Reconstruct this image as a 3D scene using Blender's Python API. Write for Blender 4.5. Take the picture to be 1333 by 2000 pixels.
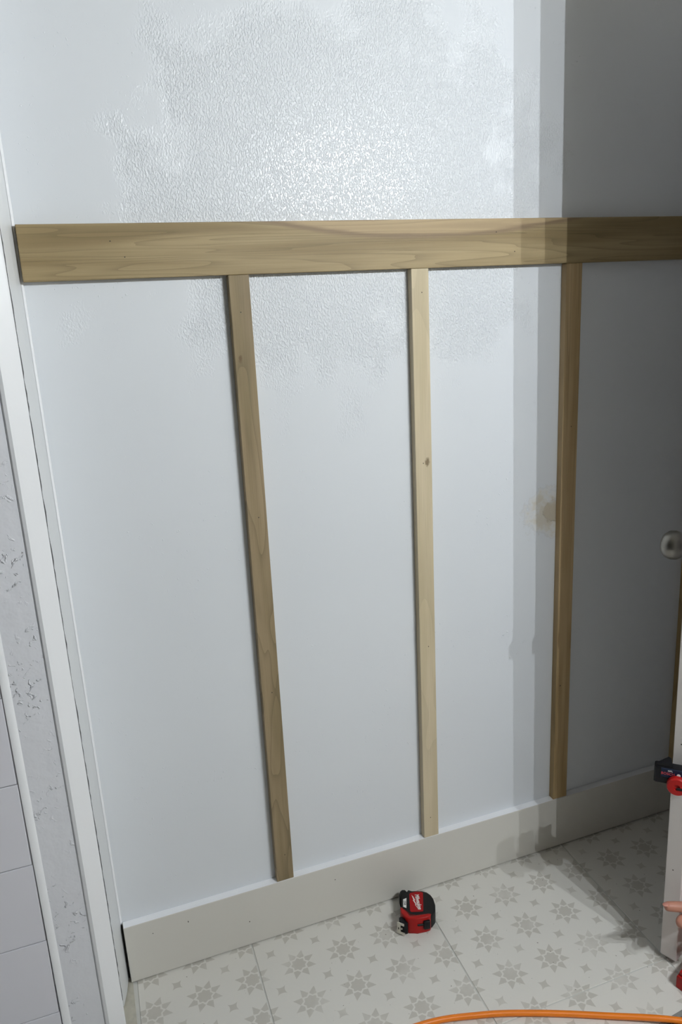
import bpy, bmesh, math, random
from mathutils import Vector, Matrix

for o in list(bpy.data.objects):
    bpy.data.objects.remove(o, do_unlink=True)
scene = bpy.context.scene
COL = scene.collection

# ------------------------------------------------------------------ camera
CAM = Vector((0.0178, -1.4440, 1.3578))
RX = Vector((0.9356461, -0.3497127, -0.0476161))
RY = Vector((-0.1333585, -0.2253910, -0.9650981))
RZ = Vector((0.3267748, 0.9093404, -0.2575234))
cd = bpy.data.cameras.new('camera')
cam = bpy.data.objects.new('camera', cd)
COL.objects.link(cam)
m3 = Matrix((RX, -RY, -RZ)).transposed()
cam.matrix_world = Matrix.Translation(CAM) @ m3.to_4x4()
cd.sensor_fit = 'VERTICAL'
cd.sensor_height = 36.0
cd.sensor_width = 36.0
cd.lens = 1530.24 * 36.0 / 2000.0
cd.clip_start = 0.02
scene.camera = cam

# ------------------------------------------------------------------ world / exposure
w = bpy.data.worlds.new('world')
scene.world = w
w.use_nodes = True
w.node_tree.nodes['Background'].inputs[0].default_value = (0.95, 0.97, 1.0, 1)
w.node_tree.nodes['Background'].inputs[1].default_value = 0.0
vs = scene.view_settings
vs.view_transform = 'Standard'
vs.look = 'None'
vs.exposure = 0.0
vs.gamma = 1.0
vs.use_curve_mapping = False
BULB_STRENGTH = 33400.0
BULB_COLOR = (0.915, 0.965, 1.0)
BULBS = [(1.378, -1.65, 1.845), (1.193, -1.65, 1.845), (1.019, -1.65, 1.845)]
BULB_R = 0.005

# ------------------------------------------------------------------ helpers
def srgb(r, g, b):
    def f(c):
        c /= 255.0
        return c / 12.92 if c <= 0.04045 else ((c + 0.055) / 1.055) ** 2.4
    return (f(r), f(g), f(b), 1.0)

class NT:
    """small wrapper to write node graphs tersely"""
    def __init__(self, name, rough=0.5, spec=0.5):
        self.m = bpy.data.materials.new(name)
        self.m.use_nodes = True
        self.t = self.m.node_tree
        self.b = self.t.nodes['Principled BSDF']
        self.b.inputs['Roughness'].default_value = rough
        self.b.inputs['Specular IOR Level'].default_value = spec
    def n(self, kind, **kw):
        nd = self.t.nodes.new(kind)
        for k, v in kw.items():
            setattr(nd, k, v)
        return nd
    def set(self, sock, v):
        if isinstance(v, bpy.types.NodeSocket):
            self.t.links.new(v, sock)
        else:
            sock.default_value = v
    def math(self, op, a, b=0.0, c=0.0, clamp=False):
        nd = self.n('ShaderNodeMath', operation=op)
        nd.use_clamp = clamp
        self.set(nd.inputs[0], a); self.set(nd.inputs[1], b); self.set(nd.inputs[2], c)
        return nd.outputs[0]
    def pos(self):
        return self.n('ShaderNodeNewGeometry').outputs['Position']
    def sep(self, v):
        s = self.n('ShaderNodeSeparateXYZ'); self.set(s.inputs[0], v)
        return s.outputs[0], s.outputs[1], s.outputs[2]
    def comb(self, x, y, z):
        s = self.n('ShaderNodeCombineXYZ')
        self.set(s.inputs[0], x); self.set(s.inputs[1], y); self.set(s.inputs[2], z)
        return s.outputs[0]
    def mapv(self, v, scale=(1, 1, 1), loc=(0, 0, 0), rot=(0, 0, 0)):
        mp = self.n('ShaderNodeMapping')
        self.set(mp.inputs['Vector'], v)
        mp.inputs['Scale'].default_value = scale
        mp.inputs['Location'].default_value = loc
        mp.inputs['Rotation'].default_value = rot
        return mp.outputs[0]
    def noise(self, v, scale, detail=2.0, rough=0.5, dist=0.0):
        nd = self.n('ShaderNodeTexNoise')
        self.set(nd.inputs['Vector'], v)
        nd.inputs['Scale'].default_value = scale
        nd.inputs['Detail'].default_value = detail
        nd.inputs['Roughness'].default_value = rough
        nd.inputs['Distortion'].default_value = dist
        return nd.outputs['Fac']
    def step(self, v, lo, hi, a=0.0, b=1.0, smooth=True):
        nd = self.n('ShaderNodeMapRange')
        nd.interpolation_type = 'SMOOTHSTEP' if smooth else 'LINEAR'
        self.set(nd.inputs['Value'], v)
        nd.inputs['From Min'].default_value = lo; nd.inputs['From Max'].default_value = hi
        nd.inputs['To Min'].default_value = a; nd.inputs['To Max'].default_value = b
        return nd.outputs[0]
    def mix(self, f, a, b, blend='MIX'):
        nd = self.n('ShaderNodeMix', data_type='RGBA', blend_type=blend)
        self.set(nd.inputs[0], f); self.set(nd.inputs[6], a); self.set(nd.inputs[7], b)
        return nd.outputs[2]
    def bump(self, h, dist, strength=1.0, normal=None):
        nd = self.n('ShaderNodeBump')
        nd.inputs['Distance'].default_value = dist
        nd.inputs['Strength'].default_value = strength
        self.set(nd.inputs['Height'], h)
        if normal is not None:
            self.set(nd.inputs['Normal'], normal)
        return nd.outputs[0]
    def color(self, c): self.set(self.b.inputs['Base Color'], c)
    def normal(self, nrm): self.set(self.b.inputs['Normal'], nrm)
    def rough(self, r): self.set(self.b.inputs['Roughness'], r)

def simple(name, c, rough=0.5, metal=0.0, spec=0.5, vary=0.06, vscale=40, bump=0.0, bscale=300):
    t = NT(name, rough, spec)
    f = t.noise(t.pos(), vscale, 3)
    c2 = tuple(x * (1 - vary * 2) for x in c[:3]) + (1,)
    t.color(t.mix(f, c, c2))
    t.b.inputs['Metallic'].default_value = metal
    if bump:
        t.normal(t.bump(t.noise(t.pos(), bscale, 2), bump))
    return t.m

def tag(o, label=None, cat=None, group=None, kind=None):
    if label: o['label'] = label
    if cat: o['category'] = cat
    if group: o['group'] = group
    if kind: o['kind'] = kind
    return o

def obj(name, bm, mat, parent=None, smooth=False, loc=None):
    me = bpy.data.meshes.new(name)
    bmesh.ops.recalc_face_normals(bm, faces=bm.faces[:])
    bm.to_mesh(me); bm.free()
    if smooth:
        for p in me.polygons: p.use_smooth = True
    if mat: me.materials.append(mat)
    o = bpy.data.objects.new(name, me)
    COL.objects.link(o)
    if parent: o.parent = parent
    if loc: o.location = loc
    return o

def empty(name, loc=(0, 0, 0), rot=(0, 0, 0)):
    o = bpy.data.objects.new(name, None)
    o.empty_display_size = 0.05
    COL.objects.link(o)
    o.location = loc; o.rotation_euler = rot
    return o

def box(x0, x1, y0, y1, z0, z1, bev=0.0, seg=2, bm=None):
    own = bm is None
    bm = bm or bmesh.new()
    vs_ = [bm.verts.new(p) for p in ((x0, y0, z0), (x1, y0, z0), (x1, y1, z0), (x0, y1, z0),
                                     (x0, y0, z1), (x1, y0, z1), (x1, y1, z1), (x0, y1, z1))]
    for f in ((0, 3, 2, 1), (4, 5, 6, 7), (0, 1, 5, 4), (1, 2, 6, 5), (2, 3, 7, 6), (3, 0, 4, 7)):
        bm.faces.new([vs_[i] for i in f])
    if bev and own:
        bmesh.ops.bevel(bm, geom=bm.edges[:], offset=bev, segments=seg, affect='EDGES', profile=0.5)
    return bm

def prism(poly, z0, z1, lean=0.0, zref=0.0, bm=None, axis='Z'):
    """extrude a plan polygon; lean shifts x with height"""
    bm = bm or bmesh.new()
    def mk(z):
        out = []
        for (a, b) in poly:
            if axis == 'Z': p = (a + lean * (z - zref), b, z)
            elif axis == 'Y': p = (a, z, b)
            else: p = (z, a, b)
            out.append(bm.verts.new(p))
        return out
    A, B = mk(z0), mk(z1)
    bm.faces.new(A[::-1]); bm.faces.new(B)
    k = len(poly)
    for i in range(k):
        bm.faces.new((A[i], A[(i + 1) % k], B[(i + 1) % k], B[i]))
    return bm

def lathe(prof, seg=32, bm=None, mat=None):
    """profile [(r, h)] around local Z"""
    bm = bm or bmesh.new()
    rings = []
    for r, h in prof:
        if r < 1e-6:
            rings.append([bm.verts.new((0, 0, h))])
        else:
            rings.append([bm.verts.new((r * math.cos(2 * math.pi * i / seg), r * math.sin(2 * math.pi * i / seg), h)) for i in range(seg)])
    for a, b in zip(rings, rings[1:]):
        for i in range(seg):
            j = (i + 1) % seg
            if len(a) == 1 and len(b) == 1: continue
            if len(a) == 1: bm.faces.new((a[0], b[i], b[j]))
            elif len(b) == 1: bm.faces.new((a[i], a[j], b[0]))
            else: bm.faces.new((a[i], a[j], b[j], b[i]))
    if len(rings[0]) > 1: bm.faces.new(rings[0][::-1])
    if len(rings[-1]) > 1: bm.faces.new(rings[-1])
    if mat is not None:
        bmesh.ops.transform(bm, matrix=mat, verts=bm.verts[:])
    return bm

def tube(pts, r, seg=14, bm=None, closed_ends=True):
    bm = bm or bmesh.new()
    pts = [Vector(p) for p in pts]
    rr = r if isinstance(r, (list, tuple)) else [r] * len(pts)
    rings = []
    up = Vector((0, 0, 1))
    for i, p in enumerate(pts):
        d = (pts[min(i + 1, len(pts) - 1)] - pts[max(i - 1, 0)]).normalized()
        s = d.cross(up)
        if s.length < 1e-4: s = d.cross(Vector((1, 0, 0)))
        s.normalize(); u = s.cross(d)
        rings.append([bm.verts.new(p + (s * math.cos(2 * math.pi * k / seg) + u * math.sin(2 * math.pi * k / seg)) * rr[i]) for k in range(seg)])
    for a, b in zip(rings, rings[1:]):
        for k in range(seg):
            bm.faces.new((a[k], a[(k + 1) % seg], b[(k + 1) % seg], b[k]))
    if closed_ends:
        bm.faces.new(rings[0][::-1]); bm.faces.new(rings[-1])
    return bm

def catmull(pts, n=12):
    P = [Vector(p) for p in pts]
    P = [P[0] * 2 - P[1]] + P + [P[-1] * 2 - P[-2]]
    out = []
    for i in range(1, len(P) - 2):
        a, b, c, d = P[i - 1:i + 3]
        for k in range(n):
            t = k / n
            out.append(0.5 * ((2 * b) + (-a + c) * t + (2 * a - 5 * b + 4 * c - d) * t * t + (-a + 3 * b - 3 * c + d) * t ** 3))
    out.append(P[-2])
    return out

def text_mesh(name, body, size, mat, parent, mw, shear=0.0, extrude=0.0003, xscale=1.0, weight=0.0):
    """flat lettering as a mesh, parent-local placement mw"""
    cu = bpy.data.curves.new(name, 'FONT')
    cu.body = body; cu.size = size; cu.extrude = extrude; cu.shear = shear
    cu.offset = weight; cu.align_x = 'CENTER'; cu.align_y = 'CENTER'
    cu.resolution_u = 3
    t = bpy.data.objects.new(name, cu)
    COL.objects.link(t)
    bpy.context.view_layer.update()
    dg = bpy.context.evaluated_depsgraph_get()
    me = bpy.data.meshes.new_from_object(t.evaluated_get(dg))
    bpy.data.objects.remove(t, do_unlink=True)
    bpy.data.curves.remove(cu)
    me.transform(Matrix.Diagonal((xscale, 1, 1, 1)))
    me.transform(mw)
    me.name = name
    me.materials.clear(); me.materials.append(mat)
    o = bpy.data.objects.new(name, me)
    COL.objects.link(o); o.parent = parent
    return o

# ------------------------------------------------------------------ materials
def wall_paint():
    t = NT('wall_paint', 0.30, 0.45)
    p = t.pos()
    x, y, z = t.sep(p)
    # water stain beside the third batten
    warp = t.noise(p, 19, 6, 0.68)
    dx = t.math('DIVIDE', t.math('SUBTRACT', x, 1.030), 0.055)
    dz = t.math('DIVIDE', t.math('SUBTRACT', z, 0.878), 0.062)
    r = t.math('SQRT', t.math('ADD', t.math('MULTIPLY', dx, dx), t.math('MULTIPLY', dz, dz)))
    r = t.math('ADD', r, t.math('MULTIPLY', t.math('SUBTRACT', warp, 0.5), 2.6))
    stain = t.step(r, 1.0, 0.35)
    ring = t.math('MULTIPLY', t.step(r, 1.02, 0.9), t.step(r, 0.72, 0.88))
    base = t.mix(t.noise(p, 3.0, 3), (0.725, 0.755, 0.795, 1), (0.69, 0.72, 0.76, 1))
    c = t.mix(t.math('MULTIPLY', stain, 0.62), base, srgb(196, 184, 158))
    c = t.mix(t.math('MULTIPLY', ring, 0.10), c, srgb(150, 134, 104))
    # rough patch core
    dx2 = t.math('DIVIDE', t.math('SUBTRACT', x, 1.047), 0.030)
    dz2 = t.math('DIVIDE', t.math('SUBTRACT', z, 0.884), 0.030)
    r2 = t.math('ADD', t.math('SQRT', t.math('ADD', t.math('MULTIPLY', dx2, dx2), t.math('MULTIPLY', dz2, dz2))),
                t.math('MULTIPLY', t.math('SUBTRACT', warp, 0.5), 1.9))
    core = t.step(r2, 1.0, 0.8)
    c = t.mix(t.math('MULTIPLY', core, 0.45), c, srgb(170, 156, 128))
    t.color(c)
    # roller stipple: patches of raised worms, smooth filler between them
    m1 = t.noise(p, 6.5, 5, 0.62)
    ddx = t.math('DIVIDE', t.math('SUBTRACT', x, 0.60), 0.50)
    ddz = t.math('DIVIDE', t.math('SUBTRACT', z, 1.55), 0.42)
    rad = t.math('SQRT', t.math('ADD', t.math('MULTIPLY', ddx, ddx), t.math('MULTIPLY', ddz, ddz)))
    bias = t.step(rad, 0.25, 1.35, 0.27, -0.17)
    dens = t.step(t.math('ADD', m1, bias), 0.47, 0.63)
    dist = t.mapv(p, (1.35, 1, 0.8), rot=(0, 0.5, 0))
    f1 = t.step(t.noise(dist, 235, 2, 0.5, 0.4), 0.38, 0.68)
    f2 = t.step(t.noise(p, 150, 2, 0.5, 0.4), 0.66, 0.74)
    sp = t.step(t.noise(p, 6.0, 3), 0.46, 0.62)
    h = t.math('ADD', t.math('MULTIPLY', t.math('SUBTRACT', f1, 0.5), dens), t.math('MULTIPLY', t.math('MULTIPLY', f2, sp), 0.6))
    n1 = t.bump(h, 0.00088, 1.0)
    soft = t.noise(p, 22, 3)
    n2 = t.bump(soft, 0.0003, 0.5, n1)
    n3 = t.bump(t.math('MULTIPLY', core, t.noise(p, 60, 3)), 0.004, 0.8, n2)
    t.normal(n3)
    t.rough(t.math('ADD', 0.235, t.math('MULTIPLY', stain, 0.35)))
    return t.m

def plain_paint(name, c, rough=0.4, bump=0.0010, bscale=45, patch=False):
    t = NT(name, rough)
    p = t.pos()
    c2 = tuple(v * 0.94 for v in c[:3]) + (1,)
    t.color(t.mix(t.noise(p, 6, 3), c, c2))
    h = t.noise(p, bscale, 3)
    if patch:
        h = t.math('ADD', h, t.math('MULTIPLY', t.step(t.noise(p, 70, 3, 0.6, 0.8), 0.58, 0.70), t.step(t.noise(p, 7, 2), 0.45, 0.6)))
    t.normal(t.bump(h, bump))
    return t.m

def wood(name, axis, light, dark, streak=None, knots=(), seed=0.0, lines=9.0, contrast=0.5, stretch=1.3, across=14.0):
    """axis: 'X' for the rail, 'Z' for battens"""
    t = NT(name, 0.55, 0.35)
    p = t.pos()
    x, y, z = t.sep(p)
    al, ac = (x, z) if axis == 'X' else (z, x)
    v = t.comb(t.math('MULTIPLY', al, stretch), t.math('MULTIPLY', ac, across), t.math('ADD', t.math('MULTIPLY', y, 4.0), seed))
    g = t.noise(v, 1.0, 2.0, 0.45, 0.25)
    ph = t.math('FRACT', t.math('MULTIPLY', g, lines))
    ln = t.math('POWER', ph, 4.0)
    vf = t.comb(t.math('MULTIPLY', al, 10.0), t.math('MULTIPLY', ac, 500.0), seed)
    fine = t.noise(vf, 1.0, 2.0)
    broad = t.noise(t.comb(t.math('MULTIPLY', al, 2.2), t.math('MULTIPLY', ac, 30.0), seed + 3.0), 1.0, 2.0)
    c = t.mix(t.step(broad, 0.35, 0.68), light, dark)
    c = t.mix(t.math('MULTIPLY', ln, contrast), c, tuple(k * 0.55 for k in dark[:3]) + (1,))
    c = t.mix(t.math('MULTIPLY', t.step(fine, 0.45, 0.75), 0.18), c, tuple(k * 0.6 for k in dark[:3]) + (1,))
    if streak:
        a, b, k, z0, wd, colr, pale = streak
        # bowed mineral streak: z = z0 + k*(x-a)^2
        dxx = t.math('SUBTRACT', al, a)
        zc = t.math('ADD', z0, t.math('MULTIPLY', t.math('MULTIPLY', dxx, dxx), k))
        wob = t.math('MULTIPLY', t.math('SUBTRACT', t.noise(t.comb(t.math('MULTIPLY', al, 6.0), t.math('MULTIPLY', ac, 60.0), 2.0), 1.0, 3), 0.5), 0.016)
        d = t.math('ADD', t.math('SUBTRACT', ac, zc), wob)
        band = t.math('MULTIPLY', t.step(t.math('ABSOLUTE', d), wd, 0.0), t.step(t.math('ABSOLUTE', dxx), b, b * 0.55))
        above = t.math('MULTIPLY', t.step(d, 0.0, 0.004), t.step(t.math('ABSOLUTE', dxx), b * 1.05, b * 0.85))
        c = t.mix(t.math('MULTIPLY', above, 0.7), c, t.mix(t.math('MULTIPLY', ln, 0.5), pale, colr))
        c = t.mix(t.math('MULTIPLY', band, 0.8), c, colr)
    for (kx, kz, kr) in knots:
        dx = t.math('SUBTRACT', x, kx)
        dz = t.math('MULTIPLY', t.math('SUBTRACT', z, kz), 0.55)
        rr = t.math('SQRT', t.math('ADD', t.math('MULTIPLY', dx, dx), t.math('MULTIPLY', dz, dz)))
        rr = t.math('ADD', rr, t.math('MULTIPLY', t.math('SUBTRACT', t.noise(p, 160, 2), 0.5), kr))
        c = t.mix(t.math('MULTIPLY', t.step(rr, kr, kr * 0.3), 0.75), c, srgb(96, 76, 50))
    t.color(c)
    t.normal(t.bump(t.math('ADD', fine, t.math('MULTIPLY', ln, 0.5)), 0.00025))
    return t.m

def floor_print():
    """pale vinyl tile with printed eight-petalled stars; pitch about four inches"""
    t = NT('printed_tile', 0.36, 0.5)
    p = t.pos()
    x, y, z = t.sep(p)
    P = 0.1003
    xs = t.math('SUBTRACT', x, t.math('MULTIPLY', t.math('ADD', y, 0.110), 0.040))
    un = t.math('DIVIDE', t.math('SUBTRACT', xs, 0.0472), 0.10135)
    vn = t.math('DIVIDE', t.math('ADD', y, 0.1095), 0.0985)
    def cell(off):
        a = t.math('SUBTRACT', t.math('FRACT', t.math('ADD', un, 0.5 + off)), 0.5)
        b = t.math('SUBTRACT', t.math('FRACT', t.math('ADD', vn, 0.5 + off)), 0.5)
        return t.math('MULTIPLY', a, P), t.math('MULTIPLY', b, P)
    wj = t.math('MULTIPLY', t.math('SUBTRACT', t.noise(p, 260, 2), 0.5), 0.0022)
    u, v = cell(0.0)
    r = t.math('ADD', t.math('SQRT', t.math('ADD', t.math('MULTIPLY', u, u), t.math('MULTIPLY', v, v))), wj)
    th = t.math('ADD', t.math('ARCTAN2', v, u), math.pi)
    q = math.pi / 4
    ph = t.math('SUBTRACT', t.math('MULTIPLY', t.math('FRACT', t.math('DIVIDE', th, q)), q), q / 2)
    al = t.math('MULTIPLY', r, t.math('COSINE', ph))
    ac = t.math('ABSOLUTE', t.math('MULTIPLY', r, t.math('SINE', ph)))
    # petals: kite from 19 to 40 mm, widest at 23 mm
    e1 = t.math('SUBTRACT', t.math('MULTIPLY', t.math('SUBTRACT', 0.0385, al), 0.47), ac)
    e2 = t.math('SUBTRACT', t.math('MULTIPLY', t.math('SUBTRACT', al, 0.0165), 1.9), ac)
    pet = t.step(t.math('MINIMUM', e1, e2), -0.0004, 0.0006)
    # centre: eight-pointed
    ph2 = t.math('SUBTRACT', q / 2, t.math('ABSOLUTE', ph))
    lim = t.math('SUBTRACT', 0.0168, t.math('MULTIPLY', ph2, 0.0095))
    cen = t.step(t.math('SUBTRACT', lim, r), -0.0004, 0.0006)
    # four-pointed stars between
    u2, v2 = cell(0.5)
    s = 0.7071
    ua = t.math('ABSOLUTE', t.math('MULTIPLY', t.math('ADD', u2, v2), s))
    va = t.math('ABSOLUTE', t.math('MULTIPLY', t.math('SUBTRACT', u2, v2), s))
    ast = t.math('ADD', t.math('POWER', t.math('ADD', ua, 1e-6), 0.6), t.math('POWER', t.math('ADD', va, 1e-6), 0.6))
    four = t.step(ast, 0.0845, 0.0800)
    mask = t.math('MAXIMUM', t.math('MAXIMUM', pet, cen), four)
    wear = t.step(t.noise(p, 11, 3, 0.6), 0.30, 0.55, 0.5, 1.0)
    mask = t.math('MULTIPLY', mask, wear)
    ground = t.mix(t.noise(p, 5, 3), (0.72, 0.705, 0.665, 1), (0.675, 0.66, 0.62, 1))
    c = t.mix(mask, ground, (0.535, 0.515, 0.470, 1))
    # scattered grit
    grit = t.step(t.noise(p, 160, 1, 0.4), 0.775, 0.80)
    c = t.mix(t.math('MULTIPLY', grit, 0.8), c, (0.10, 0.08, 0.06, 1))
    t.color(c)
    t.rough(t.math('ADD', 0.36, t.math('MULTIPLY', t.noise(p, 30, 2), 0.15)))
    t.normal(t.bump(t.noise(p, 90, 2), 0.0003))
    return t.m

M_WALL = wall_paint()
M_DRYWALL = plain_paint('rough_drywall_paint', (0.80, 0.815, 0.87, 1), 0.45, 0.0022, 30, True)
M_RETURN = plain_paint('return_paint', (0.74, 0.76, 0.78, 1), 0.4, 0.0009, 40)
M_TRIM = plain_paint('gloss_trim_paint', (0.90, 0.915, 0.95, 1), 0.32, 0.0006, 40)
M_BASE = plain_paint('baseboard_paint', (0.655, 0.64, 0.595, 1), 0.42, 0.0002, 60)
M_DOOR = plain_paint('door_paint', (0.74, 0.70, 0.68, 1), 0.42, 0.0004, 60)
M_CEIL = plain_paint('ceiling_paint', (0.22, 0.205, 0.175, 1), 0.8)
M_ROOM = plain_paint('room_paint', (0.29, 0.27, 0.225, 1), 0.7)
M_TILE = plain_paint('glazed_wall_tile', (0.78, 0.78, 0.85, 1), 0.28, 0.0003, 14)
M_GROUT = simple('grey_grout', (0.36, 0.36, 0.38, 1), 0.8)
M_SEAM = simple('floor_seam', (0.62, 0.62, 0.59, 1), 0.8)
M_CAULK = simple('dirty_caulk', (0.56, 0.54, 0.46, 1), 0.7, vary=0.15, vscale=60, bump=0.001, bscale=60)
M_FLOOR = floor_print()
M_RAIL = wood('poplar_rail_wood', 'X', srgb(164, 146, 110), srgb(137, 119, 84),
              streak=(0.745, 0.50, 0.30, 1.4725, 0.0075, srgb(126, 106, 84), srgb(178, 156, 122)), seed=1.7, lines=15.0, contrast=0.45, stretch=0.9, across=22.0)
M_BAT = [
    wood('poplar_batten_brown', 'Z', srgb(154, 136, 108), srgb(133, 118, 88), knots=((0.350, 1.268, 0.005),), seed=8.3, lines=8.0, contrast=0.5, stretch=2.4, across=13.0),
    wood('poplar_batten_pale', 'Z', srgb(206, 192, 164), srgb(194, 180, 150), knots=((0.7245, 1.033, 0.007),), seed=23.1, lines=5.0, contrast=0.18, stretch=1.8, across=8.0),
    wood('poplar_batten_ridged', 'Z', srgb(194, 169, 130), srgb(163, 138, 97), seed=41.4, lines=7.0, contrast=0.4, stretch=0.5, across=40.0),
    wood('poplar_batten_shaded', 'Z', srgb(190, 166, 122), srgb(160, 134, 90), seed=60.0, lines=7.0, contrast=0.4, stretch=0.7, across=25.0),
]
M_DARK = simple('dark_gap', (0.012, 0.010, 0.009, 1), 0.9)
M_NAIL = simple('nail_hole_dark', (0.035, 0.028, 0.022, 1), 0.7)
M_BLACK = simple('black_rubber', (0.009, 0.009, 0.010, 1), 0.5, spec=0.25)
M_BLACKP = simple('black_plastic', (0.006, 0.006, 0.008, 1), 0.45, spec=0.25)
M_RED = simple('red_plastic', (0.40, 0.007, 0.006, 1), 0.42, spec=0.3)
M_REDLABEL = simple('red_label', (0.36, 0.004, 0.007, 1), 0.45, spec=0.25)
M_WHITEP = simple('white_print', (0.78, 0.78, 0.76, 1), 0.5, vary=0.02)
M_STEEL = simple('brushed_nickel', (0.30, 0.29, 0.265, 1), 0.36, 1.0, vary=0.03)
M_HOOK = simple('tape_hook_steel', (0.66, 0.64, 0.57, 1), 0.4, 0.6)
M_BRASS = simple('latch_metal', (0.42, 0.38, 0.30, 1), 0.35, 1.0)
M_NAVY = simple('navy_plastic', (0.004, 0.012, 0.036, 1), 0.4, spec=0.3)
M_HOSE = simple('orange_hose_rubber', (0.86, 0.22, 0.012, 1), 0.36, vary=0.02)
M_MAT = None
M_SKIN = simple('skin', srgb(188, 132, 112), 0.5, vary=0.07, vscale=70, bump=0.0004, bscale=260)
M_NAILSKIN = simple('fingernail', srgb(196, 136, 122), 0.3)
M_SHIRT = simple('grey_shirt_cloth', (0.16, 0.16, 0.17, 1), 0.85, bump=0.0008, bscale=500)
M_PANTS = simple('dark_brown_trouser_cloth', (0.055, 0.036, 0.034, 1), 0.9, bump=0.0008, bscale=500)
M_HAIR = simple('brown_hair', (0.05, 0.03, 0.02, 1), 0.6, bump=0.002, bscale=180)

# ------------------------------------------------------------------ structure: back wall, floor, shell
XR = 1.80
YB = -1.76
ZC = 2.44
tag(obj('wall_back', box(-0.10, XR + 0.1, 0.0, 0.10, -0.01, ZC), M_WALL), 'glossy white painted wall with rough stippled texture and a small brown stain', kind='structure')
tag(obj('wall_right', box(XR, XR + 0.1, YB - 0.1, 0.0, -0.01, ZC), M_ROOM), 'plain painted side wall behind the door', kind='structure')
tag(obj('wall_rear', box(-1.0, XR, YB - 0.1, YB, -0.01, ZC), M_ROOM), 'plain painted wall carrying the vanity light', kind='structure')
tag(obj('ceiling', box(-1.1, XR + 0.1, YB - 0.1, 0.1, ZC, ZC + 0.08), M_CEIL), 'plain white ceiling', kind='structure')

# floor slab shows only in the seams; tiles lie on it
floor = tag(obj('floor', box(-1.0, XR, YB, 0.0, -0.05, -0.0016), M_SEAM), 'bathroom floor of pale star-patterned tiles', kind='structure')
GX = [0.2650 + 0.4055 * k for k in range(-4, 5)]
GY = [0.0045 - 0.4045 * k for k in range(0, 6)]
SK = 0.040
g = 0.0015
for j in range(5):
    for i in range(len(GX) - 1):
        x0, x1 = GX[i] + g, GX[i + 1] - g
        y1, y0 = GY[j] - g, GY[j + 1] + g
        y1 = min(y1, -0.002); y0 = max(y0, YB + 0.002)
        if i == 3:
            x0 = 0.0178           # cut tile at the left return
        def sk(x, y): return x + SK * (y + 0.16)
        pts = [(sk(x0, y0), y0), (sk(x1, y0), y0), (sk(x1, y1), y1), (sk(x0, y1), y1)]
        if i < 3 and j == 0: continue
        if i == 3 and j > 0: pts = [(sk(GX[3] + g, y0), y0), (sk(x1, y0), y0), (sk(x1, y1), y1), (sk(GX[3] + g, y1), y1)]
        pts = [(min(max(a, -0.99), XR - 0.002), b) for a, b in pts]
        if pts[1][0] - pts[0][0] < 0.01: continue
        bm = prism(pts, -0.0016, 0.0)
        bmesh.ops.bevel(bm, geom=[e for e in bm.edges if all(abs(v.co.z) < 1e-6 for v in e.verts)], offset=0.0007, segments=1, affect='EDGES')
        obj('tile', bm, M_FLOOR, floor)
# caulked strip along the left return
obj('caulk_strip', prism([(-0.11, -0.415), (0.004, -0.415), (0.0150, -0.002), (-0.03, -0.002)], -0.0016, -0.0004), M_CAULK, floor)

# ------------------------------------------------------------------ left return, trim strip, rough drywall, bullnose, tiles
LEAN, ZR = -0.0080, 0.50
wl = tag(obj('wall_left', prism([(-0.0505, -0.130), (-0.1085, -0.130), (-0.1085, -0.126), (-0.95, -0.126), (-0.95, 0.0), (-0.0505, 0.0)], -0.0016, ZC, LEAN, ZR), M_DRYWALL),
         'rough patched drywall and tiled return beside the white wall', kind='structure')
obj('return_face', prism([(0.0042, 0.0), (-0.0030, -0.040), (-0.0120, -0.072), (-0.0150, -0.0725), (-0.030, -0.074), (-0.049, -0.074), (-0.049, 0.0)], 0.004, ZC, LEAN, ZR), M_RETURN, wl)
# bead of caulk down the inside corner
obj('corner_bead', prism([(0.0045, -0.0005), (0.0075, -0.0005), (0.0070, -0.0025), (0.0045, -0.0050), (0.0035, -0.006)], 0.142, ZC, LEAN, ZR), M_TRIM, wl)
crk = bmesh.new()
rnd0 = random.Random(7)
prev = None
zz = 0.02
while zz < ZC:
    jx = -0.0135 + LEAN * (zz - ZR) + (rnd0.random() - 0.5) * 0.0010
    wv = 0.0007 + rnd0.random() * 0.0008
    cur = [crk.verts.new((jx - wv, -0.0738, zz)), crk.verts.new((jx + wv, -0.0736, zz)), crk.verts.new((jx + wv, -0.0720, zz)), crk.verts.new((jx - wv, -0.0720, zz))]
    if prev:
        for k in range(4): crk.faces.new((prev[k], prev[(k + 1) % 4], cur[(k + 1) % 4], cur[k]))
    prev = cur
    zz += 0.011
obj('crack', crk, simple('crack_grey', (0.10, 0.10, 0.105, 1), 0.9), wl)
tr = prism([(-0.0125, -0.116), (-0.0128, -0.1205), (-0.0150, -0.1220), (-0.0420, -0.1345), (-0.0475, -0.1330), (-0.0500, -0.1300), (-0.0500, -0.076), (-0.0140, -0.076)], 0.0, ZC, LEAN, ZR)
tag(obj('trim_1', tr, M_TRIM), 'glossy white angled vertical trim strip beside the rough drywall', kind='structure')
bl = [(-0.1200 + 0.0130 * math.sin(a), -0.1265 - 0.0072 * math.cos(a)) for a in [math.pi / 2 * k / 8 for k in range(8, -1, -1)]]
bo = obj('trim_2', prism(bl + [(-0.1225, -0.1335), (-0.1225, -0.1262)], 0.0, ZC, LEAN, ZR), M_TRIM)
tag(bo, 'rounded white bullnose strip at the edge of the wall tiles', kind='structure')
PITCH = 0.1628
z = 0.0985 - PITCH
row = 0
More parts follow.
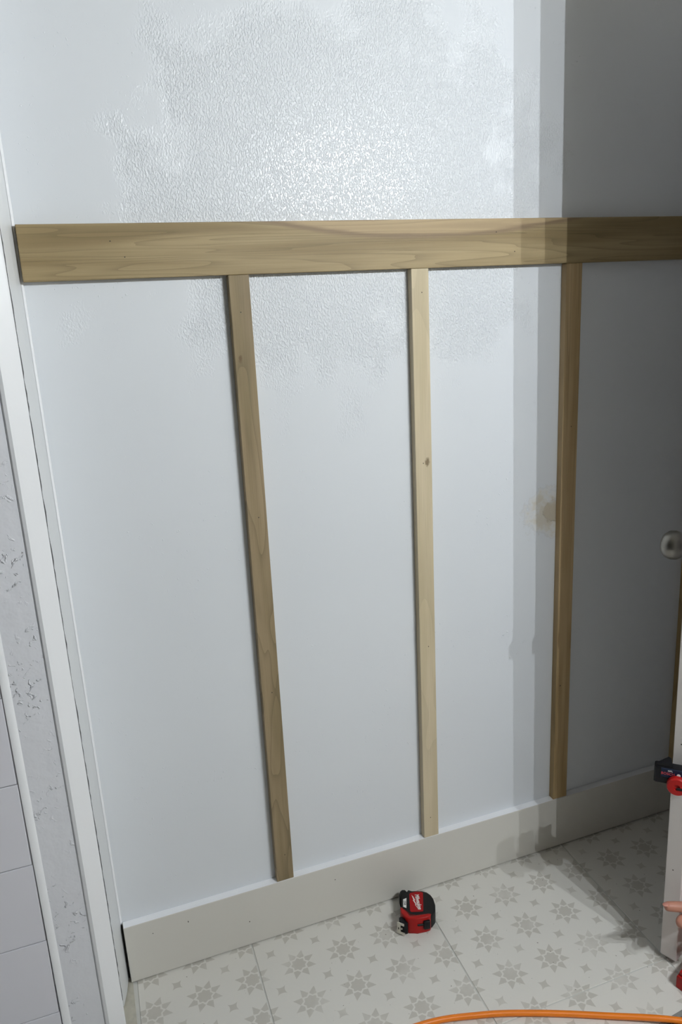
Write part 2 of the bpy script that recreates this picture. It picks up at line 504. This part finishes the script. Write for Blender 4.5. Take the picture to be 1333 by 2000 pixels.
while z < ZC:
    za, zb = max(z + 0.0011, 0.001), min(z + PITCH - 0.0011, ZC - 0.001)
    xr = -0.1240 + LEAN * (0.5 * (za + zb) - ZR)
    for c0 in range(3):
        xa = xr - 0.27 * (c0 + 1) + 0.0011
        xb = xr - 0.27 * c0 - 0.0011
        dz = -0.012 * 0
        obj('wall_tile', box(xa, xb, -0.1332, -0.1262, za, zb, 0.0010, 2), M_TILE, wl)
    z += PITCH
    row += 1
obj('tile_grout', box(-0.93, -0.1225, -0.1312, -0.1255, 0.0, ZC - 0.01), M_GROUT, wl)

# ------------------------------------------------------------------ baseboard
BH = 0.1397
bb = box(0.0105, XR, -0.019, 0.0, 0.003, BH, 0.0012, 2)
for v_ in bb.verts:
    if v_.co.x < 0.02: v_.co.x += (BH - v_.co.z) * 0.012
base = tag(obj('baseboard_back', bb, M_BASE), 'plain flat white painted baseboard along the white wall', kind='structure')
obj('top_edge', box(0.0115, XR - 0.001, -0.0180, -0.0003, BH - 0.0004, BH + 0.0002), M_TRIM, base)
def nail(parent, x, y, z, r=0.0011, tall=1.0):
    bm = lathe([(r, 0.0), (r, 0.0003)], 8, mat=Matrix.Translation((x, y, z)) @ Matrix.Rotation(math.pi / 2, 4, 'X') @ Matrix.Diagonal((1, tall, 1, 1)))
    return obj('nail_hole', bm, M_NAIL, parent)
for x_, z_, k_ in ((0.0673, 0.1075, 1), (0.1413, 0.110, 2.2), (0.271, 0.0625, 1.6), (0.4723, 0.1028, 1.5)):
    nail(base, x_, -0.019, z_, 0.0010, k_)
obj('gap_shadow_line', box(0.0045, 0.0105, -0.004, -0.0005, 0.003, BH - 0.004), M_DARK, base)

# ------------------------------------------------------------------ rail and battens
RT = 0.019
rb = box(0.0, XR - 0.002, -RT, -0.0002, 1.415, 1.5039, 0.0009, 1)
rail = tag(obj('top_rail', rb, M_RAIL), 'wide horizontal bare poplar rail board across the white wall', 'rail')
for x_, z_ in ((0.1443, 1.4756), (0.1654, 1.4498), (0.8847, 1.4785), (0.9273, 1.441)):
    nail(rail, x_, -RT, z_, 0.0011)
BATS = [
    (0.3398, 0.0378, 'brownish poplar batten with wavy grain, first batten from the tiled return', [(0.3576, 1.3501), (0.3613, 0.9662), (0.3608, 0.594), (0.3613, 0.2039)]),
    (0.6979, 0.0369, 'palest smooth-grained poplar batten, directly above the tape measure', [(0.7195, 1.3701), (0.7151, 1.032), (0.7183, 0.6229), (0.7146, 0.1913)]),
    (1.0534, 0.0392, 'poplar batten with straight ridged grain beside the brown wall stain', [(1.0755, 1.0727), (1.0644, 0.4494), (1.0655, 0.4502)]),
    (1.4270, 0.0378, 'shaded poplar batten behind the open white door', [(1.446, 0.9)]),
]
for k, (bx, bw, lab, nails) in enumerate(BATS):
    bm = box(bx, bx + bw, -0.0178, -0.0002, BH + 0.0003, 1.4147, 0.0008, 1)
    o = tag(obj('wall_batten', bm, M_BAT[k]), lab, 'batten', 'vertical battens under the rail')
    for x_, z_ in nails:
        nail(o, x_, -0.0178, z_, 0.0010, 1.2)

# ------------------------------------------------------------------ door
A = math.atan2(0.373, 0.928)
door = empty('door_1', (1.0566, -0.3936, 0.012), (0, -0.0095, A))
tag(door, 'white painted door standing open with a nickel knob', kind='structure')
DW, DT, DHT = 0.68, 0.0340, 2.00
obj('door_slab', box(0, DW, -DT, 0, 0, DHT, 0.0018, 2), M_DOOR, door)
ZK = 0.872
def knob_prof():
    return [(0.0, 0.0), (0.031, 0.0), (0.032, 0.004), (0.028, 0.008), (0.013, 0.011), (0.0115, 0.024), (0.014, 0.030),
            (0.0215, 0.034), (0.0262, 0.041), (0.0280, 0.050), (0.0265, 0.060), (0.0215, 0.0665), (0.012, 0.0695), (0.0, 0.070)]
for s in (1, -1):
    mt = Matrix.Translation((0.060, 0.0 if s > 0 else -DT, ZK)) @ Matrix.Rotation(-s * math.pi / 2, 4, 'X')
    obj('door_knob', lathe(knob_prof(), 40, mat=mt), M_STEEL, door, True)
obj('latch_plate', box(-0.0012, 0.0, -DT * 0.5 - 0.0125, -DT * 0.5 + 0.0125, ZK - 0.028, ZK + 0.028, 0.0004, 1), M_BRASS, door)
obj('latch_bolt', prism([(0.0, -DT * 0.5 - 0.008), (0.0, -DT * 0.5 + 0.006), (-0.004, -DT * 0.5 + 0.006), (-0.0115, -DT * 0.5 - 0.004), (-0.0115, -DT * 0.5 - 0.008)], ZK - 0.011, ZK + 0.011), M_BRASS, door)
for z_ in (0.50, 0.215):
    obj('screw_dent', lathe([(0.0013, 0), (0.0013, 0.0003)], 8, mat=Matrix.Translation((-0.0001, -DT * 0.45, z_)) @ Matrix.Rotation(-math.pi / 2, 4, 'Y')), M_NAIL, door)

# ------------------------------------------------------------------ tape measure (lying on its side against the baseboard)
# local frame: a = case length (back -> hook), b = case height (base -> top), t = up from floor
tp = empty('tape_measure', (0.5915, -0.1215, 0.0), (0, 0, math.radians(-16)))
tag(tp, 'red and black tape measure lying on the tiles against the baseboard', 'tape measure')
TT = 0.038
def ab(a, b): return (b, a)         # b -> world +X, a -> world +Y (a measured from the front edge)
def slab(poly, z0, z1, bev, seg=2):
    bm = prism(poly, z0, z1)
    es = [e for e in bm.edges if abs(e.verts[0].co.z - e.verts[1].co.z) < 1e-6]
    bmesh.ops.bevel(bm, geom=es, offset=bev, segments=seg, affect='EDGES', profile=0.6)
    return bm
case_poly = [(0.004, 0.004), (0.055, 0.001), (0.066, 0.005), (0.0755, 0.016), (0.0790, 0.032), (0.0785, 0.048), (0.0745, 0.060), (0.0670, 0.0690), (0.0560, 0.0740),
             (0.044, 0.0755), (0.033, 0.0740), (0.026, 0.073), (0.019, 0.074), (0.010, 0.070), (0.006, 0.062), (0.004, 0.030)]
obj('case', slab(case_poly, 0.001, TT, 0.005, 3), M_BLACK, tp, True)
# rubber boss at the heel
obj('heel_boss', slab([(0.004, 0.062), (0.026, 0.070), (0.0235, 0.078), (0.019, 0.0855), (0.012, 0.0865), (0.0065, 0.082), (0.003, 0.073)], 0.006, TT - 0.004, 0.004, 3), M_BLACK, tp, True)
# red bumper wrapped around the nose
bump_poly = [(-0.0015, 0.030), (-0.0015, 0.016), (0.006, 0.003), (0.012, -0.0025), (0.030, -0.0045), (0.050, -0.0035), (0.0600, -0.0005), (0.0640, 0.006), (0.058, 0.0075), (0.045, 0.0055), (0.030, 0.0055), (0.017, 0.0075), (0.011, 0.0145), (0.006, 0.0240), (0.0035, 0.031)]
obj('bumper', slab(bump_poly, 0.0, TT + 0.0022, 0.0028, 3), M_RED, tp, True)
# thumb lock on the front of the case
lock = obj('lock_button', box(0.0445, 0.0595, -0.0085, -0.001, 0.0125, 0.033, 0.002, 2), M_BLACKP, tp, True)
obj('lock_slot', box(0.031, 0.0455, -0.0062, -0.002, 0.0205, 0.0255, 0.001, 1), M_BLACKP, lock)
# blade mouth and steel hook at the nose
obj('blade_mouth', slab([(-0.0075, 0.013), (-0.0085, 0.002), (-0.001, -0.0045), (0.0085, -0.0055), (0.0105, -0.003), (0.0045, 0.006), (0.0015, 0.015)], 0.003, TT - 0.007, 0.0015, 2), M_BLACKP, tp)
hk = bmesh.new()
hx = Matrix.Translation((-0.0098, -0.0005, 0.0)) @ Matrix.Rotation(math.radians(-32), 4, 'Z')
def hb(x0, x1, z0, z1):
    b = box(x0, x1, -0.0022, -0.0006, z0, z1)
    bmesh.ops.transform(b, matrix=hx, verts=b.verts[:])
    me = bpy.data.meshes.new('tmp'); b.to_mesh(me); b.free(); hk.from_mesh(me); bpy.data.meshes.remove(me)
hb(-0.0035, 0.0045, 0.004, 0.033)
hb(0.0045, 0.0130, 0.0275, 0.033)
hb(0.0045, 0.0145, 0.004, 0.0095)
hb(0.0060, 0.0085, 0.0165, 0.0205)
hook = obj('hook', hk, M_HOOK, tp)
slot = box(-0.0008, 0.0012, -0.0025, -0.0021, 0.0150, 0.0205)
bmesh.ops.transform(slot, matrix=hx, verts=slot.verts[:])
obj('hook_slot', slot, M_BLACKP, hook)
# label plate with the name and bolt
ZT = TT + 0.0004
lp = obj('label_plate', prism([(0.0215, 0.0165), (0.0475, 0.0150), (0.0490, 0.0185), (0.0575, 0.0660), (0.0540, 0.0690), (0.0420, 0.0708), (0.0290, 0.0690), (0.0255, 0.0655), (0.0195, 0.0200)], TT - 0.0005, TT + 0.0006), M_REDLABEL, tp)
tm = Matrix.Translation((0.0420, 0.0420, TT + 0.0006)) @ Matrix.Rotation(math.radians(-90), 4, 'Z')
text_mesh('name_lettering', 'Milwaukee', 0.0132, M_WHITEP, lp, tm, 0.15, 0.0002, 0.74, 0.00035)
bolt = [(0.0305, 0.0625), (0.0335, 0.0570), (0.0362, 0.0470), (0.0338, 0.0485), (0.0372, 0.0340), (0.0350, 0.0350), (0.0385, 0.0215), (0.0330, 0.0355), (0.0352, 0.0350), (0.0305, 0.0480), (0.0325, 0.0475)]
obj('bolt_emblem', prism(bolt, TT + 0.0004, TT + 0.0008), M_WHITEP, lp)
sl = obj('size_label', prism([(0.0060, 0.0330), (0.0125, 0.0285), (0.0175, 0.0560), (0.0090, 0.0530)], TT - 0.0005, TT + 0.0005), M_WHITEP, tp)
text_mesh('size_lettering', '25ft', 0.0082, M_BLACKP, sl, Matrix.Translation((0.0112, 0.0430, TT + 0.0006)) @ Matrix.Rotation(math.radians(-97), 4, 'Z'), 0.1, 0.0002, 1.0)

tp.scale = (1.0, 1.10, 1.0)
# ------------------------------------------------------------------ laser level clamped on the door edge
ll = empty('laser_level', (1.0035, -0.4010, 0.4385), (0, 0, math.radians(-45)))
tag(ll, 'black and navy laser level with a red knob clamped to the door edge', 'laser level')
# local +x runs along the visible front face, +y goes back towards the wall
fr = bmesh.new()
body = [(0.0, 0.004), (0.004, 0.0), (0.0, 0.0)]
obj('body', slab([(0.0, 0.003), (0.003, 0.0), (0.070, 0.0), (0.073, 0.003), (0.073, 0.018), (0.070, 0.021), (0.003, 0.021), (0.0, 0.018)], 0.003, 0.037, 0.002, 2), M_BLACKP, ll)
obj('side_housing', slab([(0.003, 0.003), (0.0235, 0.031), (0.0290, 0.026), (0.032, 0.003)], 0.012, 0.0440, 0.0012, 2), M_BLACKP, ll)
bd = obj('navy_band', box(0.012, 0.068, -0.0012, 0.004, 0.017, 0.036, 0.001, 1), M_NAVY, ll)
fm = Matrix.Translation((0.0245, -0.0014, 0.0255)) @ Matrix.Rotation(math.pi / 2, 4, 'X')
M_PINK = simple('red_print', (0.55, 0.06, 0.07, 1), 0.5)
text_mesh('name_lettering', 'BOSCH', 0.0075, M_PINK, bd, fm, 0.0, 0.0002, 1.0)
text_mesh('model_lettering', 'GPL', 0.0042, M_WHITEP, bd, Matrix.Translation((0.0285, -0.0014, 0.0320)) @ Matrix.Rotation(math.pi / 2, 4, 'X'), 0.0, 0.0002, 1.2)
ring = lathe([(0.0022, 0.0), (0.0034, 0.0), (0.0034, 0.0003), (0.0022, 0.0003)], 20, mat=Matrix.Translation((0.0435, -0.0013, 0.0255)) @ Matrix.Rotation(math.pi / 2, 4, 'X'))
obj('round_emblem', ring, M_WHITEP, bd)
kb = [(0.0, 0.0), (0.0165, 0.0), (0.0185, 0.003), (0.0185, 0.011), (0.0165, 0.014), (0.006, 0.0145), (0.005, 0.012), (0.0, 0.012)]
kn = obj('clamp_knob', lathe(kb, 28, mat=Matrix.Translation((0.042, -0.001, 0.008)) @ Matrix.Rotation(math.pi / 2, 4, 'X')), M_RED, ll, False)
obj('knob_slot', box(0.041, 0.058, -0.0165, -0.0140, 0.0030, 0.0085, 0.001, 1), M_BLACKP, kn)

# ------------------------------------------------------------------ air hose
HZ = 0.0062
hp = [(-0.25, -0.62, HZ), (0.05, -0.47, HZ), (0.30, -0.355, HZ), (0.515, -0.346, HZ), (0.64, -0.372, HZ), (0.745, -0.412, HZ), (0.86, -0.468, HZ + 0.001), (0.985, -0.541, HZ + 0.0082), (1.16, -0.665, HZ + 0.0086), (1.20, -0.97, HZ + 0.0086), (1.21, -1.12, HZ + 0.001), (1.22, -1.45, HZ)]
tag(obj('air_hose', tube(catmull(hp, 14), 0.0058, 16), M_HOSE, None, True), 'orange rubber air hose curving across the patterned floor', 'hose')

# ------------------------------------------------------------------ speckled bath mat
def mat_cloth():
    t = NT('speckled_mat_pile', 0.95, 0.1)
    p = t.pos()
    f = t.noise(p, 230, 3, 0.7)
    c = t.mix(t.step(f, 0.42, 0.58), (0.03, 0.028, 0.026, 1), (0.34, 0.32, 0.29, 1))
    t.color(c)
    t.normal(t.bump(f, 0.004))
    return t.m
M_MAT = mat_cloth()
M_HEM = simple('grey_hem', (0.24, 0.235, 0.22, 1), 0.9, bump=0.001, bscale=300)
bmat = empty('bath_mat', (0.965, -0.515, 0.0), (0, 0, math.radians(6)))
tag(bmat, 'speckled grey and black floor mat with a plain hem under the hose', 'mat')
obj('hem', box(-0.02, 0.62, -0.45, 0.0, 0.0, 0.004, 0.0015, 2), M_HEM, bmat)
pile = bmesh.new()
rnd = random.Random(4)
nx, ny = 100, 70
grid = [[pile.verts.new((-0.008 + 0.616 * i / nx, -0.438 + 0.426 * j / ny, 0.0040 + rnd.random() * 0.0032)) for j in range(ny + 1)] for i in range(nx + 1)]
for i in range(nx):
    for j in range(ny):
        pile.faces.new((grid[i][j], grid[i + 1][j], grid[i + 1][j + 1], grid[i][j + 1]))
obj('pile', pile, M_MAT, bmat)

# ------------------------------------------------------------------ red tool case corner by the door
rc = empty('tool_case', (1.034, -0.4640, 0.0))
tag(rc, 'small red plastic tool case on the tiles beside the door bottom', 'tool case')
obj('case_body', slab([(0.0, 0.0), (0.060, 0.022), (0.150, 0.055), (0.165, 0.020), (0.080, -0.012), (0.006, -0.024)], 0.0, 0.030, 0.003, 2), M_RED, rc)
obj('case_lid', slab([(0.004, -0.002), (0.060, 0.019), (0.146, 0.050), (0.160, 0.020), (0.080, -0.009), (0.009, -0.021)], 0.0305, 0.040, 0.003, 2), M_RED, rc)
obj('latch', box(0.040, 0.058, -0.020, -0.010, 0.018, 0.036, 0.0015, 1), M_BLACKP, rc)

# ------------------------------------------------------------------ person kneeling beside the door, one hand at the door edge
def skin_mesh(name, joints, edges, root, mat, parent=None, sub=2):
    """joints: {key: ((x,y,z), r)}; edges: list of keys chains"""
    keys = list(joints)
    idx = {k: i for i, k in enumerate(keys)}
    me = bpy.data.meshes.new(name)
    es = []
    for ch in edges:
        for a, b in zip(ch, ch[1:]): es.append((idx[a], idx[b]))
    me.from_pydata([joints[k][0] for k in keys], es, [])
    o = bpy.data.objects.new(name, me)
    COL.objects.link(o)
    md = o.modifiers.new('skin', 'SKIN')
    md.use_smooth_shade = True
    md.branch_smoothing = 0.4
    if not me.skin_vertices: 
        bpy.context.view_layer.update()
    sv = me.skin_vertices[0].data
    for k in keys:
        r = joints[k][1]
        sv[idx[k]].radius = r if isinstance(r, tuple) else (r, r)
        sv[idx[k]].use_root = (k == root)
    sb = o.modifiers.new('sub', 'SUBSURF'); sb.levels = sub; sb.render_levels = sub
    bpy.context.view_layer.update()
    dg = bpy.context.evaluated_depsgraph_get()
    fin = bpy.data.meshes.new_from_object(o.evaluated_get(dg))
    bpy.data.objects.remove(o, do_unlink=True)
    fin.materials.clear(); fin.materials.append(mat)
    for p in fin.polygons: p.use_smooth = True
    fin.name = name
    n = bpy.data.objects.new(name, fin)
    COL.objects.link(n)
    if parent: n.parent = parent
    return n
J = {
 'pelvis': ((1.560, -0.980, 0.400), 0.115), 'waist': ((1.525, -0.950, 0.530), 0.105), 'chest': ((1.470, -0.900, 0.720), 0.120), 'neck0': ((1.430, -0.868, 0.865), 0.048),
 'neck1': ((1.412, -0.852, 0.920), 0.042), 'head0': ((1.395, -0.840, 0.975), 0.066), 'head1': ((1.385, -0.835, 1.045), 0.080), 'head2': ((1.390, -0.838, 1.110), 0.058),
 'shl': ((1.350, -0.975, 0.820), 0.056), 'ell': ((1.270, -0.860, 0.560), 0.042), 'wrl': ((1.150, -0.640, 0.300), 0.027), 'pall': ((1.1380, -0.5315, 0.1988), (0.026, 0.030)), 'knl': ((1.1050, -0.4815, 0.1668), (0.024, 0.030)),
 'i1': ((1.0811, -0.4585, 0.1692), 0.0112), 'i2': ((1.0525, -0.4465, 0.1720), 0.0108), 'i3': ((1.0260, -0.4365, 0.1748), 0.0100), 'i4': ((1.0190, -0.4340, 0.1751), 0.0080),
 'm1': ((1.0890, -0.4565, 0.1468), 0.0108), 'm2': ((1.0520, -0.4455, 0.1418), 0.0104), 'm3': ((1.0405, -0.4515, 0.1418), 0.0092), 'm4': ((1.0460, -0.4665, 0.1418), 0.0078),
 'r1': ((1.0940, -0.4595, 0.1268), 0.0102), 'r2': ((1.0720, -0.4515, 0.1138), 0.0096), 'r3': ((1.0700, -0.4675, 0.1118), 0.0086), 'r4': ((1.0820, -0.4795, 0.1148), 0.0074),
 'p1': ((1.1020, -0.4655, 0.1108), 0.0088), 'p2': ((1.0840, -0.4615, 0.0968), 0.0082), 'p3': ((1.0830, -0.4745, 0.0958), 0.0072), 'p4': ((1.0920, -0.4835, 0.0988), 0.0062),
 't1': ((1.1300, -0.5265, 0.2268), 0.0130), 't2': ((1.1020, -0.5065, 0.2288), 0.0115), 't3': ((1.0780, -0.4915, 0.2148), 0.0100), 't4': ((1.0680, -0.4855, 0.2088), 0.0080),
 'shr': ((1.560, -0.775, 0.800), 0.056), 'elr': ((1.560, -0.640, 0.560), 0.042), 'wrr': ((1.440, -0.660, 0.360), 0.027), 'har': ((1.400, -0.690, 0.300), (0.026, 0.018)), 'hfr': ((1.375, -0.715, 0.250), (0.024, 0.012)),
 'hipl': ((1.500, -1.060, 0.360), 0.088), 'kneel': ((1.370, -0.860, 0.115), 0.060), 'ankl': ((1.690, -1.130, 0.070), 0.038), 'toel': ((1.740, -1.180, 0.045), 0.034),
 'hipr': ((1.620, -0.900, 0.360), 0.088), 'kneer': ((1.500, -0.640, 0.115), 0.060), 'ankr': ((1.735, -0.920, 0.070), 0.038), 'toer': ((1.755, -0.985, 0.045), 0.032),
}
E_BODY = [('pelvis', 'waist', 'chest', 'neck0', 'neck1', 'head0', 'head1', 'head2'),
          ('chest', 'shl', 'ell', 'wrl', 'pall', 'knl'), ('knl', 'i1', 'i2', 'i3', 'i4'), ('knl', 'm1', 'm2', 'm3', 'm4'), ('knl', 'r1', 'r2', 'r3', 'r4'), ('knl', 'p1', 'p2', 'p3', 'p4'), ('pall', 't1', 't2', 't3', 't4'),
          ('chest', 'shr', 'elr', 'wrr', 'har', 'hfr'), ('pelvis', 'hipl', 'kneel', 'ankl', 'toel'), ('pelvis', 'hipr', 'kneer', 'ankr', 'toer')]
per = empty('person', (1.45, -0.86, 0.0))
tag(per, 'person kneeling beside the open door, finger stretched past its edge', 'person')
def pk(o):
    o.parent = per
    o.matrix_parent_inverse = Matrix.Translation((-1.45, 0.86, 0.0))
    return o
JB = dict(J)
for q in ('pelvis', 'waist', 'chest', 'shl', 'shr', 'ell', 'elr', 'hipl', 'hipr', 'kneel', 'kneer'):
    JB[q] = (J[q][0], J[q][1] * (0.40 if q in ('pelvis', 'hipl', 'hipr') else 0.62))
JB['ankl'] = (J['ankl'][0], 0.032); JB['ankr'] = (J['ankr'][0], 0.032)
pk(skin_mesh('body', JB, E_BODY, 'pelvis', M_SKIN))
def grow(keys, k=1.0, add=0.010):
    out = {}
    for q in keys:
        c, r = J[q]
        r = r[0] if isinstance(r, tuple) else r
        out[q] = (c, r * k + add)
    return out
cu_l = tuple(Vector(J['ell'][0]).lerp(Vector(J['wrl'][0]), 0.80)); cu_r = tuple(Vector(J['elr'][0]).lerp(Vector(J['wrr'][0]), 0.80))
sh = grow(['waist', 'chest', 'neck0', 'shl', 'ell', 'shr', 'elr'])
sh['neck0'] = (J['neck0'][0], 0.070)
sh['hem'] = ((1.572, -0.990, 0.355), 0.140)
sh['cl'] = (cu_l, 0.040); sh['cr'] = (cu_r, 0.040)
pk(skin_mesh('shirt', sh, [('hem', 'waist', 'chest', 'neck0'), ('chest', 'shl', 'ell', 'cl'), ('chest', 'shr', 'elr', 'cr')], 'chest', M_SHIRT))
tr_ = grow(['pelvis', 'hipl', 'kneel', 'ankl', 'hipr', 'kneer', 'ankr'], 1.0, 0.012)
tr_['wb'] = ((1.545, -0.966, 0.47), 0.118)
pk(skin_mesh('trousers', tr_, [('wb', 'pelvis'), ('pelvis', 'hipl', 'kneel', 'ankl'), ('pelvis', 'hipr', 'kneer', 'ankr')], 'pelvis', M_PANTS))
# head details, facing the door edge
fw = Vector((-0.78, 0.50, -0.36)).normalized()
sd = fw.cross(Vector((0, 0, 1))).normalized()
upv = sd.cross(fw)
HC = Vector((1.387, -0.836, 1.045))
def blob(name, c, r, mat, sc=(1, 1, 1)):
    bm = bmesh.new()
    bmesh.ops.create_uvsphere(bm, u_segments=20, v_segments=14, radius=r)
    rot = Matrix((sd, fw, upv)).transposed().to_4x4()
    bmesh.ops.transform(bm, matrix=Matrix.Translation(c) @ rot @ Matrix.Diagonal(sc + (1,)), verts=bm.verts[:])
    return pk(obj(name, bm, mat, None, True))
blob('hair', HC - fw * 0.030 + upv * 0.030, 0.088, M_HAIR, (0.96, 0.98, 0.95))
blob('nose', HC + fw * 0.082 - upv * 0.004, 0.015, M_SKIN, (0.8, 1.0, 1.6))
for s_ in (-1, 1):
    blob('eye', HC + fw * 0.060 + sd * 0.029 * s_ + upv * 0.010, 0.0085, M_WHITEP)
    blob('ear', HC - fw * 0.004 + sd * 0.081 * s_ - upv * 0.002, 0.021, M_SKIN, (0.35, 0.8, 1.4))
blob('mouth', HC + fw * 0.070 - upv * 0.038, 0.017, simple('lips', srgb(168, 96, 88), 0.5), (1.2, 0.5, 0.35))
# nail on the outstretched finger
nb = bmesh.new()
bmesh.ops.create_uvsphere(nb, u_segments=12, v_segments=8, radius=0.0062)
bmesh.ops.transform(nb, matrix=Matrix.Translation((1.0195, -0.4375, 0.1822)) @ Matrix.Diagonal((1.15, 0.9, 0.35, 1)), verts=nb.verts[:])
pk(obj('fingernail', nb, M_NAILSKIN, None, True))

# ------------------------------------------------------------------ vanity light (behind the viewer) with three small bulbs
em = bpy.data.materials.new('lit_bulb')
em.use_nodes = True
ent = em.node_tree
ent.nodes.remove(ent.nodes['Principled BSDF'])
e = ent.nodes.new('ShaderNodeEmission')
e.inputs[0].default_value = BULB_COLOR + (1,)
e.inputs[1].default_value = BULB_STRENGTH
ent.links.new(e.outputs[0], ent.nodes['Material Output'].inputs[0])
vl = empty('vanity_light', (1.193, YB, 1.925))
tag(vl, 'nickel three-bulb vanity light bar on the rear wall', 'wall light')
obj('back_plate', box(-0.34, 0.34, 0.0, 0.018, -0.045, 0.045, 0.004, 2), M_STEEL, vl)
for (bx, by, bz) in BULBS:
    lx, ly, lz = bx - 1.193, by - YB, bz - 1.925
    obj('arm', tube([(lx, 0.012, 0.0), (lx, ly * 0.6, 0.0), (lx, ly, -0.008), (lx, ly, -0.05)], 0.006, 12), M_STEEL, vl, True)
    sk_ = obj('socket', lathe([(0.0, 0.0), (0.012, 0.0), (0.012, 0.03), (0.008, 0.034), (0.0, 0.034)], 20, mat=Matrix.Translation((lx, ly, lz + 0.0095))), M_STEEL, vl, True)
    bu = bmesh.new()
    bmesh.ops.create_uvsphere(bu, u_segments=16, v_segments=10, radius=BULB_R)
    bmesh.ops.translate(bu, verts=bu.verts[:], vec=(lx, ly, lz))
    obj('bulb', bu, em, sk_, True)
